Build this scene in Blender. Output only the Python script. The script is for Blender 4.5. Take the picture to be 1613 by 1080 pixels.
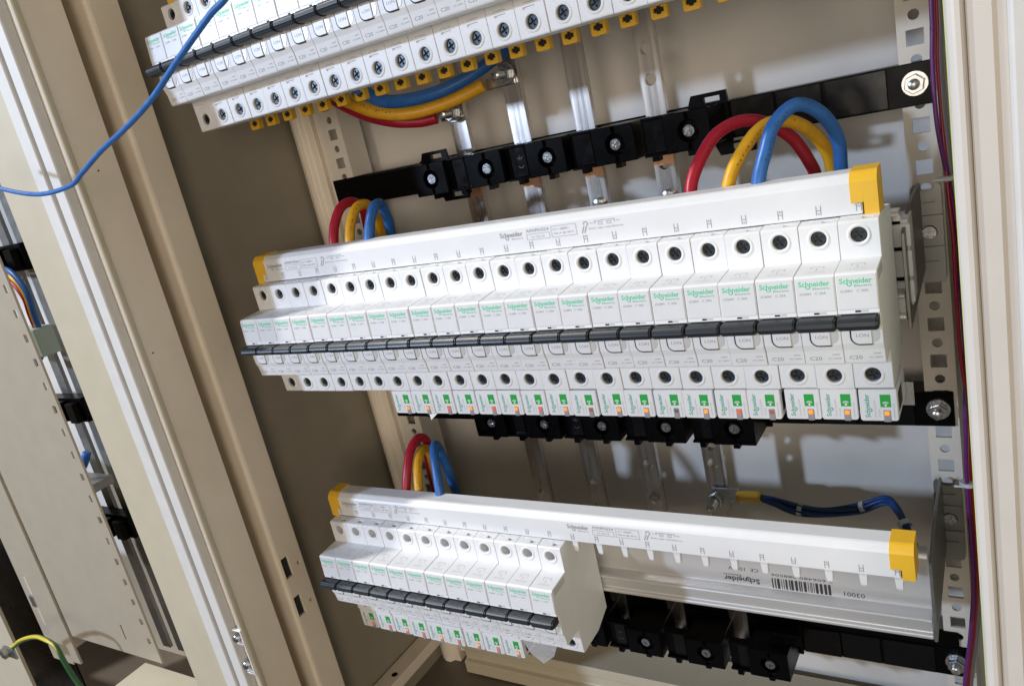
import bpy, bmesh, math, random
from mathutils import Vector, Matrix
random.seed(7)
S = 0.001                                   # everything below is written in millimetres
scene = bpy.context.scene
for o in list(bpy.data.objects): bpy.data.objects.remove(o)
COL = scene.collection

# ------------------------------------------------------------------ camera
CAM_C = (484.4946, -389.7037, 87.545)
CAM_R = ((0.83991899, 0.49818013, -0.21529664), (-0.03577066, -0.34502529, -0.93791152), (-0.54153167, 0.79547100, -0.27197306))
cd = bpy.data.cameras.new('camera'); cam = bpy.data.objects.new('camera', cd); COL.objects.link(cam)
r0, r1, r2 = (Vector(v) for v in CAM_R)
M4 = Matrix((r0, -r1, -r2)).transposed().to_4x4()
M4.translation = Vector(CAM_C) * S
cam.matrix_world = M4
cd.sensor_width = 36.0; cd.lens = 1244.5152 / 1613 * 36.0
cd.clip_start = 0.01; cd.clip_end = 50
scene.camera = cam

# ------------------------------------------------------------------ world and lamps
world = bpy.data.worlds.new('World'); scene.world = world; world.use_nodes = True
bg = world.node_tree.nodes['Background']
bg.inputs[0].default_value = (1.0, 0.88, 0.72, 1); bg.inputs[1].default_value = 0.09

def lamp(name, pos, target, power, size, color):
    l = bpy.data.lights.new(name, 'AREA'); l.shape = 'DISK'; l.size = size; l.energy = power; l.color = color
    o = bpy.data.objects.new(name, l); COL.objects.link(o)
    p = Vector(pos) * S; t = Vector(target) * S
    o.location = p; o.rotation_euler = (t - p).to_track_quat('-Z', 'Y').to_euler()
    return o
def along(target, d, dist):
    v = Vector(d).normalized() * dist
    return tuple(Vector(target) + v)
# ceiling luminaire: steep, from the front left
lamp('ceiling_lamp', along((200, 0, -100), (-1.68, -1.0, 2.2), 2800), (200, 0, -100), 55, 0.10, (1.0, 0.98, 0.94))
# cool daylight coming in low from the left
lamp('window_light', along((250, 100, -60), (-0.92, -1.0, 0.33), 2600), (250, 100, -60), 40, 0.12, (0.66, 0.83, 1.12))
# broad soft fill lamps, added unseen behind the camera
lamp('fill_light', (430, -2500, 150), (250, 0, -50), 12, 0.9, (1.0, 0.88, 0.75))
lamp('fill_light', (1500, -2000, 200), (100, 0, -50), 17, 0.9, (1.0, 0.86, 0.71))  # second fill, added to brighten the right-facing sides

scene.view_settings.view_transform = 'Standard'; scene.view_settings.look = 'None'
scene.view_settings.exposure = 0.0; scene.view_settings.gamma = 1.0
scene.render.engine = 'CYCLES'

# ------------------------------------------------------------------ materials
def mat(name, col, rough=0.5, metal=0.0, noise=0.0, nscale=300.0, bump=0.0, bscale=900.0, emit=None, estr=0.0,
        coat=0.0, trans=0.0, alpha=1.0, sss=0.0, stretch=None, spec=0.5):
    m = bpy.data.materials.new(name); m.use_nodes = True
    nt = m.node_tree; b = nt.nodes['Principled BSDF']
    b.inputs['Base Color'].default_value = (*col, 1); b.inputs['Roughness'].default_value = rough
    b.inputs['Metallic'].default_value = metal; b.inputs['Specular IOR Level'].default_value = spec
    b.inputs['Coat Weight'].default_value = coat; b.inputs['Transmission Weight'].default_value = trans
    b.inputs['Alpha'].default_value = alpha
    if sss: 
        b.inputs['Subsurface Weight'].default_value = sss; b.inputs['Subsurface Radius'].default_value = (.002, .0018, .0015)
    if emit: b.inputs['Emission Color'].default_value = (*emit, 1); b.inputs['Emission Strength'].default_value = estr
    tc = nt.nodes.new('ShaderNodeTexCoord'); src = tc.outputs['Object']
    if stretch:
        mp = nt.nodes.new('ShaderNodeMapping'); mp.inputs['Scale'].default_value = stretch
        nt.links.new(src, mp.inputs[0]); src = mp.outputs[0]
    if noise:
        n = nt.nodes.new('ShaderNodeTexNoise'); n.inputs['Scale'].default_value = nscale; n.inputs['Detail'].default_value = 6
        nt.links.new(src, n.inputs['Vector'])
        r = nt.nodes.new('ShaderNodeMapRange'); r.inputs[1].default_value = .3; r.inputs[2].default_value = .7
        r.inputs[3].default_value = 1 - noise; r.inputs[4].default_value = 1 + noise
        nt.links.new(n.outputs['Fac'], r.inputs[0])
        mx = nt.nodes.new('ShaderNodeVectorMath'); mx.operation = 'SCALE'; mx.inputs[0].default_value = col
        nt.links.new(r.outputs[0], mx.inputs['Scale']); nt.links.new(mx.outputs[0], b.inputs['Base Color'])
        r2_ = nt.nodes.new('ShaderNodeMapRange'); r2_.inputs[1].default_value = .25; r2_.inputs[2].default_value = .75
        r2_.inputs[3].default_value = max(.02, rough - noise * .6); r2_.inputs[4].default_value = min(1, rough + noise * .6)
        nt.links.new(n.outputs['Fac'], r2_.inputs[0]); nt.links.new(r2_.outputs[0], b.inputs['Roughness'])
    if bump:
        n2 = nt.nodes.new('ShaderNodeTexNoise'); n2.inputs['Scale'].default_value = bscale; n2.inputs['Detail'].default_value = 3
        nt.links.new(src, n2.inputs['Vector'])
        bp = nt.nodes.new('ShaderNodeBump'); bp.inputs['Strength'].default_value = bump; bp.inputs['Distance'].default_value = .0003
        nt.links.new(n2.outputs['Fac'], bp.inputs['Height']); nt.links.new(bp.outputs[0], b.inputs['Normal'])
    return m
M = dict(
    white=mat('white_plastic', (.75, .755, .765), .42, noise=.025, nscale=90, bump=.05, bscale=2500),
    label=mat('label_plate', (.67, .68, .70), .28, noise=.02, nscale=120),
    comb=mat('comb_plastic', (.72, .725, .74), .36, noise=.02, nscale=60),
    flag=mat('flag_plastic', (.74, .745, .76), .4),
    lens=mat('clear_lens', (.55, .56, .56), .25),
    toggle=mat('toggle_plastic', (.018, .022, .028), .38, noise=.2, nscale=150, bump=.12, bscale=900, stretch=(.05, 1, 1)),
    dark=mat('dark_gap', (.02, .02, .02), .8),
    screw=mat('dark_screw', (.05, .06, .07), .42, metal=.65, noise=.2, nscale=700),
    steel=mat('zinc_steel', (.55, .555, .56), .30, metal=1, noise=.12, nscale=500),
    tin=mat('tinned_bar', (.66, .62, .58), .28, metal=1, noise=.16, nscale=120, bump=.25, bscale=500, stretch=(1, 1, .04)),
    alu=mat('aluminium', (.68, .67, .66), .42, metal=.55, noise=.1, nscale=60, bump=.1, bscale=400, stretch=(.02, 1, 1)),
    galv=mat('galvanised', (.29, .29, .275), .42, metal=.8, noise=.08, nscale=120),
    black=mat('black_plastic', (.0016, .0016, .002), .3, noise=.1, nscale=60, bump=.03, spec=.10),
    blackg=mat('black_plastic_face', (.004, .004, .005), .2, noise=.1, nscale=200, spec=.25),
    cream=mat('cream_paint', (.77, .685, .56), .42, noise=.03, nscale=40, bump=.12, bscale=1800),
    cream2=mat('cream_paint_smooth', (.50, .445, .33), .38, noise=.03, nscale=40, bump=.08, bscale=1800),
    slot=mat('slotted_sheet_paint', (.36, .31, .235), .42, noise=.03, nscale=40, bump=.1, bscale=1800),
    pink=mat('warm_white_paint', (.60, .565, .51), .42, noise=.03, nscale=40, bump=.1, bscale=1800),
    sleevegrey=mat('grey_sleeve', (.20, .19, .20), .3),
    midsteel=mat('dull_zinc', (.42, .43, .45), .26, metal=1, noise=.15, nscale=600),
    wallshade=mat('shaded_wall_paint', (.29, .26, .205), .5, noise=.05, nscale=30, bump=.12, bscale=1500),  # shade on the left wall is put into this darker colour
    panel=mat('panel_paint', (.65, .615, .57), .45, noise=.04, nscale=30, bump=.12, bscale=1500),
    gasket=mat('pale_gasket', (.60, .585, .555), .5, noise=.03, nscale=90),
    upright=mat('upright_paint', (.66, .61, .53), .4, noise=.03, nscale=60),
    yellow=mat('yellow_plastic', (.80, .46, .03), .38, noise=.04, nscale=80),
    red=mat('red_sheath', (.36, .005, .025), .42, noise=.1, nscale=200, bump=.1, bscale=900),
    ylw=mat('yellow_sheath', (.70, .36, .012), .42, noise=.1, nscale=200, bump=.1, bscale=900),
    blue=mat('blue_sheath', (.022, .125, .40), .40, noise=.1, nscale=200, bump=.1, bscale=900),
    navy=mat('dark_blue_sheath', (.010, .045, .16), .32, noise=.1, nscale=200),
    violet=mat('violet_sheath', (.13, .018, .14), .32, noise=.1, nscale=200),
    crim=mat('crimson_sheath', (.30, .012, .035), .32, noise=.1, nscale=200),
    film=mat('clear_film', (.8, .8, .82), .12, trans=.35, alpha=.45),
    tie=mat('white_nylon', (.70, .70, .70), .35, alpha=.85),
    green=mat('green_print', (.07, .58, .30), .5),
    tealp=mat('teal_print', (.02, .36, .24), .5),
    gsq=mat('green_badge', (.025, .38, .07), .4),
    whitep=mat('white_print', (.85, .85, .85), .5),
    copper=mat('bare_copper', (.72, .42, .26), .38, metal=.9, noise=.15, nscale=150, stretch=(1, 1, .05)),
    grey=mat('grey_print', (.29, .30, .33), .5),
    lgrey=mat('pale_print', (.40, .41, .44), .5),
    blackp=mat('black_print', (.03, .03, .035), .5),
    lit=mat('lit_lamp', (.85, .25, .03), .25, emit=(1.0, .30, .03), estr=.85),
    litr=mat('lit_lamp_red', (.75, .10, .03), .25, emit=(1.0, .12, .02), estr=.42),
    dim=mat('dim_lamp', (.35, .12, .06), .25, emit=(1.0, .2, .05), estr=.12),
    off=mat('unlit_lamp', (.16, .15, .17), .2),
    pipe=mat('light_pipe', (.45, .42, .45), .15, trans=.3),
    greenyel=mat('green_edge', (.62, .70, .10), .5),
    earthg=mat('earth_green', (.03, .12, .04), .4),
    earthy=mat('earth_yellow', (.55, .45, .04), .4),
    floor=mat('floor_paint', (.15, .125, .10), .5, noise=.1, nscale=20),
    block=mat('pale_green_block', (.42, .52, .46), .4),
)

# ------------------------------------------------------------------ mesh helpers
def finish(bm, name, m, parent=None, loc=None, smooth=False, merge=True, bevel=0.0, angle=25, recalc=True):
    if merge: bmesh.ops.remove_doubles(bm, verts=bm.verts, dist=1e-4)
    if recalc: bmesh.ops.recalc_face_normals(bm, faces=bm.faces)
    if bevel:
        a = math.radians(angle)
        es = [e for e in bm.edges if len(e.link_faces) == 2 and e.calc_face_angle(0) > a]
        if es: bmesh.ops.bevel(bm, geom=es, offset=bevel, segments=1, affect='EDGES', clamp_overlap=True)
    me = bpy.data.meshes.new(name)
    for v in bm.verts: v.co *= S
    bm.to_mesh(me); bm.free()
    if smooth:
        me.polygons.foreach_set('use_smooth', [True] * len(me.polygons))
        if smooth != 'all':
            try: me.set_sharp_from_angle(angle=math.radians(40))
            except Exception: pass
    me.materials.append(m)
    o = bpy.data.objects.new(name, me); COL.objects.link(o)
    if parent: o.parent = parent
    if loc: o.location = Vector(loc) * S
    return o
def NB(): return bmesh.new()
def box(bm, x0, x1, y0, y1, z0, z1):
    v = [bm.verts.new((x, y, z)) for x in (x0, x1) for y in (y0, y1) for z in (z0, z1)]
    for f in ((0, 1, 3, 2), (4, 6, 7, 5), (0, 4, 5, 1), (2, 3, 7, 6), (0, 2, 6, 4), (1, 5, 7, 3)): bm.faces.new([v[i] for i in f])
    return v
def prism_x(bm, prof, x0, x1):
    a = [bm.verts.new((x0, y, z)) for y, z in prof]; b = [bm.verts.new((x1, y, z)) for y, z in prof]
    n = len(prof); bm.faces.new(a); bm.faces.new(b[::-1])
    for i in range(n): bm.faces.new((a[i], a[(i + 1) % n], b[(i + 1) % n], b[i]))
def prism_z(bm, prof, z0, z1):
    a = [bm.verts.new((x, y, z0)) for x, y in prof]; b = [bm.verts.new((x, y, z1)) for x, y in prof]
    n = len(prof); bm.faces.new(a); bm.faces.new(b[::-1])
    for i in range(n): bm.faces.new((a[i], a[(i + 1) % n], b[(i + 1) % n], b[i]))
def prism_y(bm, prof, y0, y1):
    a = [bm.verts.new((x, y0, z)) for x, z in prof]; b = [bm.verts.new((x, y1, z)) for x, z in prof]
    n = len(prof); bm.faces.new(a); bm.faces.new(b[::-1])
    for i in range(n): bm.faces.new((a[i], a[(i + 1) % n], b[(i + 1) % n], b[i]))
def ring(cx, cz, r, n, ph=0.0): return [(cx + r * math.cos(ph + 2 * math.pi * i / n), cz + r * math.sin(ph + 2 * math.pi * i / n)) for i in range(n)]
def lathe_y(bm, cx, cz, prof, n=20, ph=0.0):
    """prof: list of (radius, y) from front to back, closed with caps"""
    loops = []
    for r, y in prof: loops.append([bm.verts.new((x, y, z)) for x, z in ring(cx, cz, r, n, ph)])
    for a, b in zip(loops, loops[1:]):
        for i in range(n): bm.faces.new((a[i], a[(i + 1) % n], b[(i + 1) % n], b[i]))
    bm.faces.new(loops[0]); bm.faces.new(loops[-1][::-1])
def face_holes(bm, outer, holes, f):
    """outer, holes: 2D loops; holes: list of (pts, depth, closed); f(a,b,d)->3D"""
    edges = []
    def loop(pts):
        vs = [bm.verts.new(f(a, b, 0)) for a, b in pts]
        for i in range(len(vs)): edges.append(bm.edges.new((vs[i], vs[(i + 1) % len(vs)])))
        return vs
    loop(outer)
    hv = [loop(h[0]) for h in holes]
    bmesh.ops.triangle_fill(bm, use_beauty=True, use_dissolve=False, edges=edges)
    for vs, h in zip(hv, holes):
        pts, d, closed = h
        if d <= 0: continue
        w = [bm.verts.new(f(a, b, d)) for a, b in pts]
        n = len(vs)
        for i in range(n): bm.faces.new((vs[i], vs[(i + 1) % n], w[(i + 1) % n], w[i]))
        if closed: bm.faces.new(w)
def spline(pts, n=10):
    P = [Vector(p) for p in pts]; out = []
    P = [P[0] * 2 - P[1]] + P + [P[-1] * 2 - P[-2]]
    for i in range(1, len(P) - 2):
        for k in range(n):
            t = k / n; a, b, c, d = P[i - 1], P[i], P[i + 1], P[i + 2]
            out.append(.5 * ((2 * b) + (c - a) * t + (2 * a - 5 * b + 4 * c - d) * t * t + (3 * b - a - 3 * c + d) * t ** 3))
    out.append(P[-2]); return out
def tube(bm, path, r, n=12, caps=True):
    path = [Vector(p) for p in path]; rr = r if callable(r) else (lambda t: r)
    loops = []; up = None; L = len(path)
    for i, p in enumerate(path):
        t = (path[min(i + 1, L - 1)] - path[max(i - 1, 0)]).normalized()
        if up is None:
            up = Vector((0, 0, 1)) if abs(t.z) < .9 else Vector((0, 1, 0))
        u = (up - t * up.dot(t)).normalized(); w = t.cross(u); up = u
        q = rr(i / (L - 1))
        loops.append([bm.verts.new(p + (u * math.cos(a) + w * math.sin(a)) * q) for a in [2 * math.pi * k / n for k in range(n)]])
    for a, b in zip(loops, loops[1:]):
        for i in range(n): bm.faces.new((a[i], a[(i + 1) % n], b[(i + 1) % n], b[i]))
    if caps: bm.faces.new(loops[0][::-1]); bm.faces.new(loops[-1])
def thing(name, label, cat, loc=(0, 0, 0), group=None):
    o = bpy.data.objects.new(name, None); COL.objects.link(o); o.empty_display_size = .01
    o.location = Vector(loc) * S; o['label'] = label; o['category'] = cat
    if group: o['group'] = group
    return o
def tag(o, label, cat, group=None):
    o['label'] = label; o['category'] = cat
    if group: o['group'] = group
    return o
def struct(o): o['kind'] = 'structure'; return o
def dup(root, loc, label, rot=(0, 0, 0)):
    r = root.copy(); COL.objects.link(r); r.location = Vector(loc) * S; r.rotation_euler = rot; r['label'] = label
    for ch in list(root.children):
        c = ch.copy(); COL.objects.link(c); c.parent = r
        for g in ch.children:
            d = g.copy(); COL.objects.link(d); d.parent = c
    return r
_txt = {}
def text_polys(s, bold=0.0):
    k = (s, bold)
    if k in _txt: return _txt[k]
    c = bpy.data.curves.new('t', 'FONT'); c.body = s; c.size = 1; c.resolution_u = 2; c.offset = bold
    o = bpy.data.objects.new('t', c); COL.objects.link(o)
    dg = bpy.context.evaluated_depsgraph_get(); me = bpy.data.meshes.new_from_object(o.evaluated_get(dg))
    vs = [(v.co.x, v.co.y) for v in me.vertices]; fs = [tuple(p.vertices) for p in me.polygons]
    bpy.data.objects.remove(o); bpy.data.curves.remove(c); bpy.data.meshes.remove(me)
    x0 = min(v[0] for v in vs); x1 = max(v[0] for v in vs); y0 = min(v[1] for v in vs); y1 = max(v[1] for v in vs)
    _txt[k] = ([((x - x0) / (x1 - x0), (y - y0) / (y1 - y0)) for x, y in vs], fs, (x1 - x0) / (y1 - y0)); return _txt[k]
def add_text(bm, s, u0, v0, w, f, h=None, bold=0.0, rot=0):
    """flat lettering with its lower left corner at (u0,v0), width w; f(u,v)->3D; rot 90 reads upward, 180 upside down"""
    vs, fs, asp = text_polys(s, bold); h = h or w / asp
    q = []
    for x, y in vs:
        a, b = x * w, y * h
        if rot == 90: a, b = -b, a
        elif rot == 180: a, b = -a, -b
        q.append(bm.verts.new(f(u0 + a, v0 + b)))
    for t in fs:
        try: bm.faces.new([q[i] for i in t])
        except ValueError: pass
def add_rect(bm, u0, u1, v0, v1, f): bm.faces.new([bm.verts.new(f(*p)) for p in ((u0, v0), (u1, v0), (u1, v1), (u0, v1))])
def add_frame(bm, u0, u1, v0, v1, t, f):
    add_rect(bm, u0, u1, v0, v0 + t, f); add_rect(bm, u0, u1, v1 - t, v1, f)
    add_rect(bm, u0, u0 + t, v0 + t, v1 - t, f); add_rect(bm, u1 - t, u1, v0 + t, v1 - t, f)
def add_arc(bm, cu, cv, r, t, a0, a1, f, n=10):
    for i in range(n):
        p = [math.radians(a0 + (a1 - a0) * (i + k) / n) for k in (0, 1)]
        bm.faces.new([bm.verts.new(f(cu + q * math.cos(a), cv + q * math.sin(a))) for q, a in ((r, p[0]), (r, p[1]), (r - t, p[1]), (r - t, p[0]))])
def flat(bm, name, m, parent): return finish(bm, name, m, parent, merge=False, recalc=False)
ORD = ['first', 'second', 'third', 'fourth', 'fifth', 'sixth', 'seventh', 'eighth', 'ninth', 'tenth', 'eleventh', 'twelfth', 'thirteenth', 'fourteenth',
       'fifteenth', 'sixteenth', 'seventeenth', 'eighteenth', 'nineteenth', 'twentieth', 'twenty-first', 'twenty-second', 'twenty-third', 'twenty-fourth']

# ------------------------------------------------------------------ cabinet (the setting)
ZT, ZB = 420.0, -452.0
YB = 182.0
def slab(name, m, *a, bev=0.0):
    b = NB(); box(b, *a); return finish(b, name, m, bevel=bev)
struct(slab('back_panel', M['panel'], -62, 474, YB, YB + 2, ZB, ZT))
struct(slab('left_wall', M['wallshade'], -64, -62, -22, YB + 2, ZB, ZT))
struct(slab('right_wall', M['cream2'], 474, 476, -70, YB, ZB, ZT))
struct(slab('ceiling', M['cream'], -62, 474, -60, YB, ZT, ZT + 2))
struct(slab('floor', M['floor'], -62, 474, -90, YB, ZB - 2, ZB))
# neighbouring cabinet on the left
struct(slab('back_panel', M['panel'], -900, -75, YB, YB + 2, ZB - 160, ZT))
struct(slab('right_wall', M['cream'], -77, -75, -40, YB, ZB - 160, ZT))
struct(slab('left_wall', M['cream'], -902, -900, -90, YB, ZB - 160, ZT))
struct(slab('floor', M['floor'], -900, -77, -90, YB, ZB - 162, ZB - 160))
struct(slab('ceiling', M['cream'], -900, -77, -60, YB, ZT, ZT + 2))

# front posts between the two cabinets
fp = thing('front_post', 'cream painted left front post of the cabinet with a deep dark groove along it', 'post', (-45, -40, ZB))
def zp(name, m, prof, parent, bev=0.0, z0=ZB, z1=ZT, loc=(-45, -40, ZB)):
    b = NB(); prism_z(b, [(x - loc[0], y - loc[1]) for x, y in prof], z0 - loc[2], z1 - loc[2]); return finish(b, name, m, parent, bevel=bev)
zp('outer_face', M['cream'], [(-45, -72), (-45, -42), (-47, -42), (-47, -72)], fp)
zp('groove_wall', M['cream'], [(-120, -42), (-47, -42), (-47, -44), (-120, -44)], fp)
zp('groove_bottom', M['cream'], [(-120, -44), (-104, -40), (-84, -33), (-66, -28.5), (-54, -26), (-48, -25), (-45.5, -24), (-45, -22), (-47, -22), (-54, -23), (-120, -38)], fp)
# inner face with two rectangular slots
b = NB()
def fpost(a, bb, d): return (-d, a + 40, bb - ZB)
slots = [([(-21.5, zc - 9.5), (-13.5, zc - 9.5), (-13.5, zc + 9.5), (-21.5, zc + 9.5)], 9.0, True) for zc in (-231.8, -269.3)]
circ = [([(p[0] - 5.2, p[1]) for p in ring(0, zc, 1.8, 12)], 6.0, True) for zc in (-234.7, -272.2)]
face_holes(b, [(-21.98, ZB), (0, ZB), (0, ZT), (-21.98, ZT)], slots + circ, fpost)
box(b, -17, -.01, 38, 40, 0, ZT - ZB)
finish(b, 'inner_face', M['cream'], fp)
for zc in (-231.8, -269.3):
    b = NB(); box(b, -8, -2.5, 18.6, 26.4, zc - 9.4 - ZB, zc + 9.4 - ZB); finish(b, 'slot_shade', M['dark'], fp)  # dark plug standing for the shade inside the slot
zp('inner_lip', M['cream2'], [(-45, -76), (-44, -75), (-44, -72), (-46.5, -72), (-46.5, -76)], fp, .3)
gs = thing('door_gasket', 'pale double strip of gasket channel along the left front post', 'gasket', (-66, -80, ZB))
L3 = (-66, -80, ZB)
zp('channel', M['cream'], [(-47, -72), (-47, -70), (-86, -70), (-86, -72)], gs, loc=L3)
zp('strip', M['gasket'], [(-56, -80), (-56, -72), (-68, -72), (-68, -80)], gs, .8, loc=L3)
zp('strip', M['gasket'], [(-71, -81), (-71, -72), (-85, -72), (-85, -81)], gs, .8, loc=L3)
zp('lip', M['gasket'], [(-47.5, -75.5), (-47.5, -72), (-49, -72), (-49, -75.5)], gs, .3, loc=L3)
npst = thing('front_post', 'broad flat cream post of the neighbouring cabinet left of the gasket strips', 'post', (-110, -76, ZB))
L4 = (-110, -76, ZB)
zp('post_face', M['cream2'], [(-87, -78), (-87, -72), (-136, -72), (-136, -78)], npst, .8, ZB - 160, loc=L4)
zp('post_return', M['cream'], [(-134, -72), (-131, -72), (-131, -46), (-134, -46)], npst, 0, ZB - 160, loc=L4)
for x_, z_ in ((-58, 112), (-66, -19)):
    b = NB(); lathe_y(b, 0, 0, [(.7, 0), (.7, .2)], 10); bmesh.ops.rotate(b, verts=b.verts, cent=(0, 0, 0), matrix=Matrix.Rotation(math.pi / 2, 3, 'Z'))
    bmesh.ops.translate(b, verts=b.verts, vec=(.1, x_ + 40, z_ - ZB)); finish(b, 'pin_hole', M['dark'], fp)
# small latch plates low on the gasket
lt = thing('latch_bracket', 'small white latch bracket with two screws low on the left front post', 'bracket', (-50, -76, -272))
b = NB(); box(b, -5, 5, -1.5, 1, -21, -20); box(b, -5, 5, -1.5, 1, 20, 21); box(b, 4, 5, -1.5, 1, -20, 20); finish(b, 'frame', M['whitep'], lt, bevel=.2)
for zz in (14, -12):
    b = NB(); lathe_y(b, -1, zz, [(2.0, -4.5), (3.3, -3.5), (3.3, -1)], 14); finish(b, 'screw', M['steel'], lt, smooth=True)
    b = NB(); box(b, -3, 4.5, -2, 0, zz - 6, zz - 5.2); finish(b, 'clip', M['whitep'], lt)
# right front frame
rf = thing('front_post', 'large pale right front post of the cabinet with rounded edge and groove', 'post', (480, -85, ZB))
L5 = (480, -85, ZB)
zp('rounded_edge', M['pink'], [(467.5, -60), (467.5, -84), (468.2, -87), (470, -88.6), (472.5, -88.6), (473.5, -86), (473.5, -60)], rf, .5, loc=L5)
zp('edge_trim', M['greenyel'], [(467.25, -60), (467.25, -83), (467.5, -83), (467.5, -60)], rf, loc=L5)
zp('recessed_face', M['pink'], [(473.5, -87), (480.5, -87), (480.5, -78), (473.5, -78)], rf, loc=L5)
zp('inner_step', M['pink'], [(480.5, -86), (484.5, -85.4), (484.5, -76), (480.5, -76)], rf, loc=L5)
zp('outer_strip', M['gasket'], [(484.5, -86), (485.5, -88), (515, -88), (515, -76), (484.5, -76)], rf, .6, loc=L5)
# plain rear left post and bottom rails
rp = thing('rear_post', 'plain ridged cream post standing in the rear left corner', 'post', (-45, 140, ZB))
L6 = (-45, 140, ZB)
zp('profile', M['cream'], [(-57, 140), (-50, 136), (-44, 136), (-41, 140), (-33, 140), (-33, 160), (-57, 160)], rp, .6, loc=L6)
br = thing('bottom_rail', 'cream bottom cross rail with a lengthwise fold below the lowest black support', 'rail', (200, 140, -430))
b = NB(); prism_x(b, [(-12, 18), (-12, 8), (-9, 6), (-9, -4), (-14, -6), (-14, -20), (30, -20), (30, 18)], -215, 250); finish(b, 'profile', M['cream2'], br, bevel=.8)
sr = thing('side_rail', 'dark lying side rail with a drilled hole in the bottom left corner', 'rail', (-50, 90, -412))
b = NB(); box(b, -11, 9, -100, 62, -8, 4); finish(b, 'profile', M['cream'], sr, bevel=.8)
b = NB()
lathe_y(b, 0, 0, [(3.2, 0), (3.2, .4)], 14)
bmesh.ops.rotate(b, verts=b.verts, cent=(0, 0, 0), matrix=Matrix.Rotation(-math.pi / 2, 3, 'X'))
bmesh.ops.translate(b, verts=b.verts, vec=(1, -28, 4.0)); finish(b, 'hole', M['dark'], sr)
# ------------------------------------------------------------------ perforated uprights
PZ = 24.6
def upright(xc, w, label, side):
    t = thing('perforated_upright', label, 'upright', (xc, 140, ZB + 10))
    b = NB(); holes = []
    def f(a, c, d): return (a, d, c - ZB - 10)
    z0, z1 = ZB + 10, ZT - 5
    k = -40
    while k < 60:
        z = 79 + k * PZ
        if z0 + 10 < z < z1 - 10: holes.append(([(-4.6, z - 4.4), (4.6, z - 4.4), (4.6, z + 4.4), (-4.6, z + 4.4)], 2.0, False))
        z += PZ / 2
        if z0 + 10 < z < z1 - 10: holes.append((ring(0, z, 3.0, 14), 2.0, False))
        k += 1
    face_holes(b, [(-w / 2, z0), (w / 2, z0), (w / 2, z1), (-w / 2, z1)], holes, f)
    finish(b, 'web', M['upright'], t)
    b = NB()
    for s in (-1, 1):
        x = s * w / 2
        box(b, min(x, x - s * 1.6), max(x, x - s * 1.6), .02, 26, 0, z1 - z0)
    finish(b, 'flange', M['upright'], t)
    if side: 
        b = NB(); box(b, -w / 2 - 13, -w / 2 - .05, 6, 8, 0, z1 - z0); finish(b, 'side_flange', M['upright'], t)
    return t
upright(440, 18.5, 'white perforated upright with square and round holes on the right of the cabinet', False)
upright(-10.5, 21, 'shaded perforated upright with square and round holes in the rear left', True)

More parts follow.
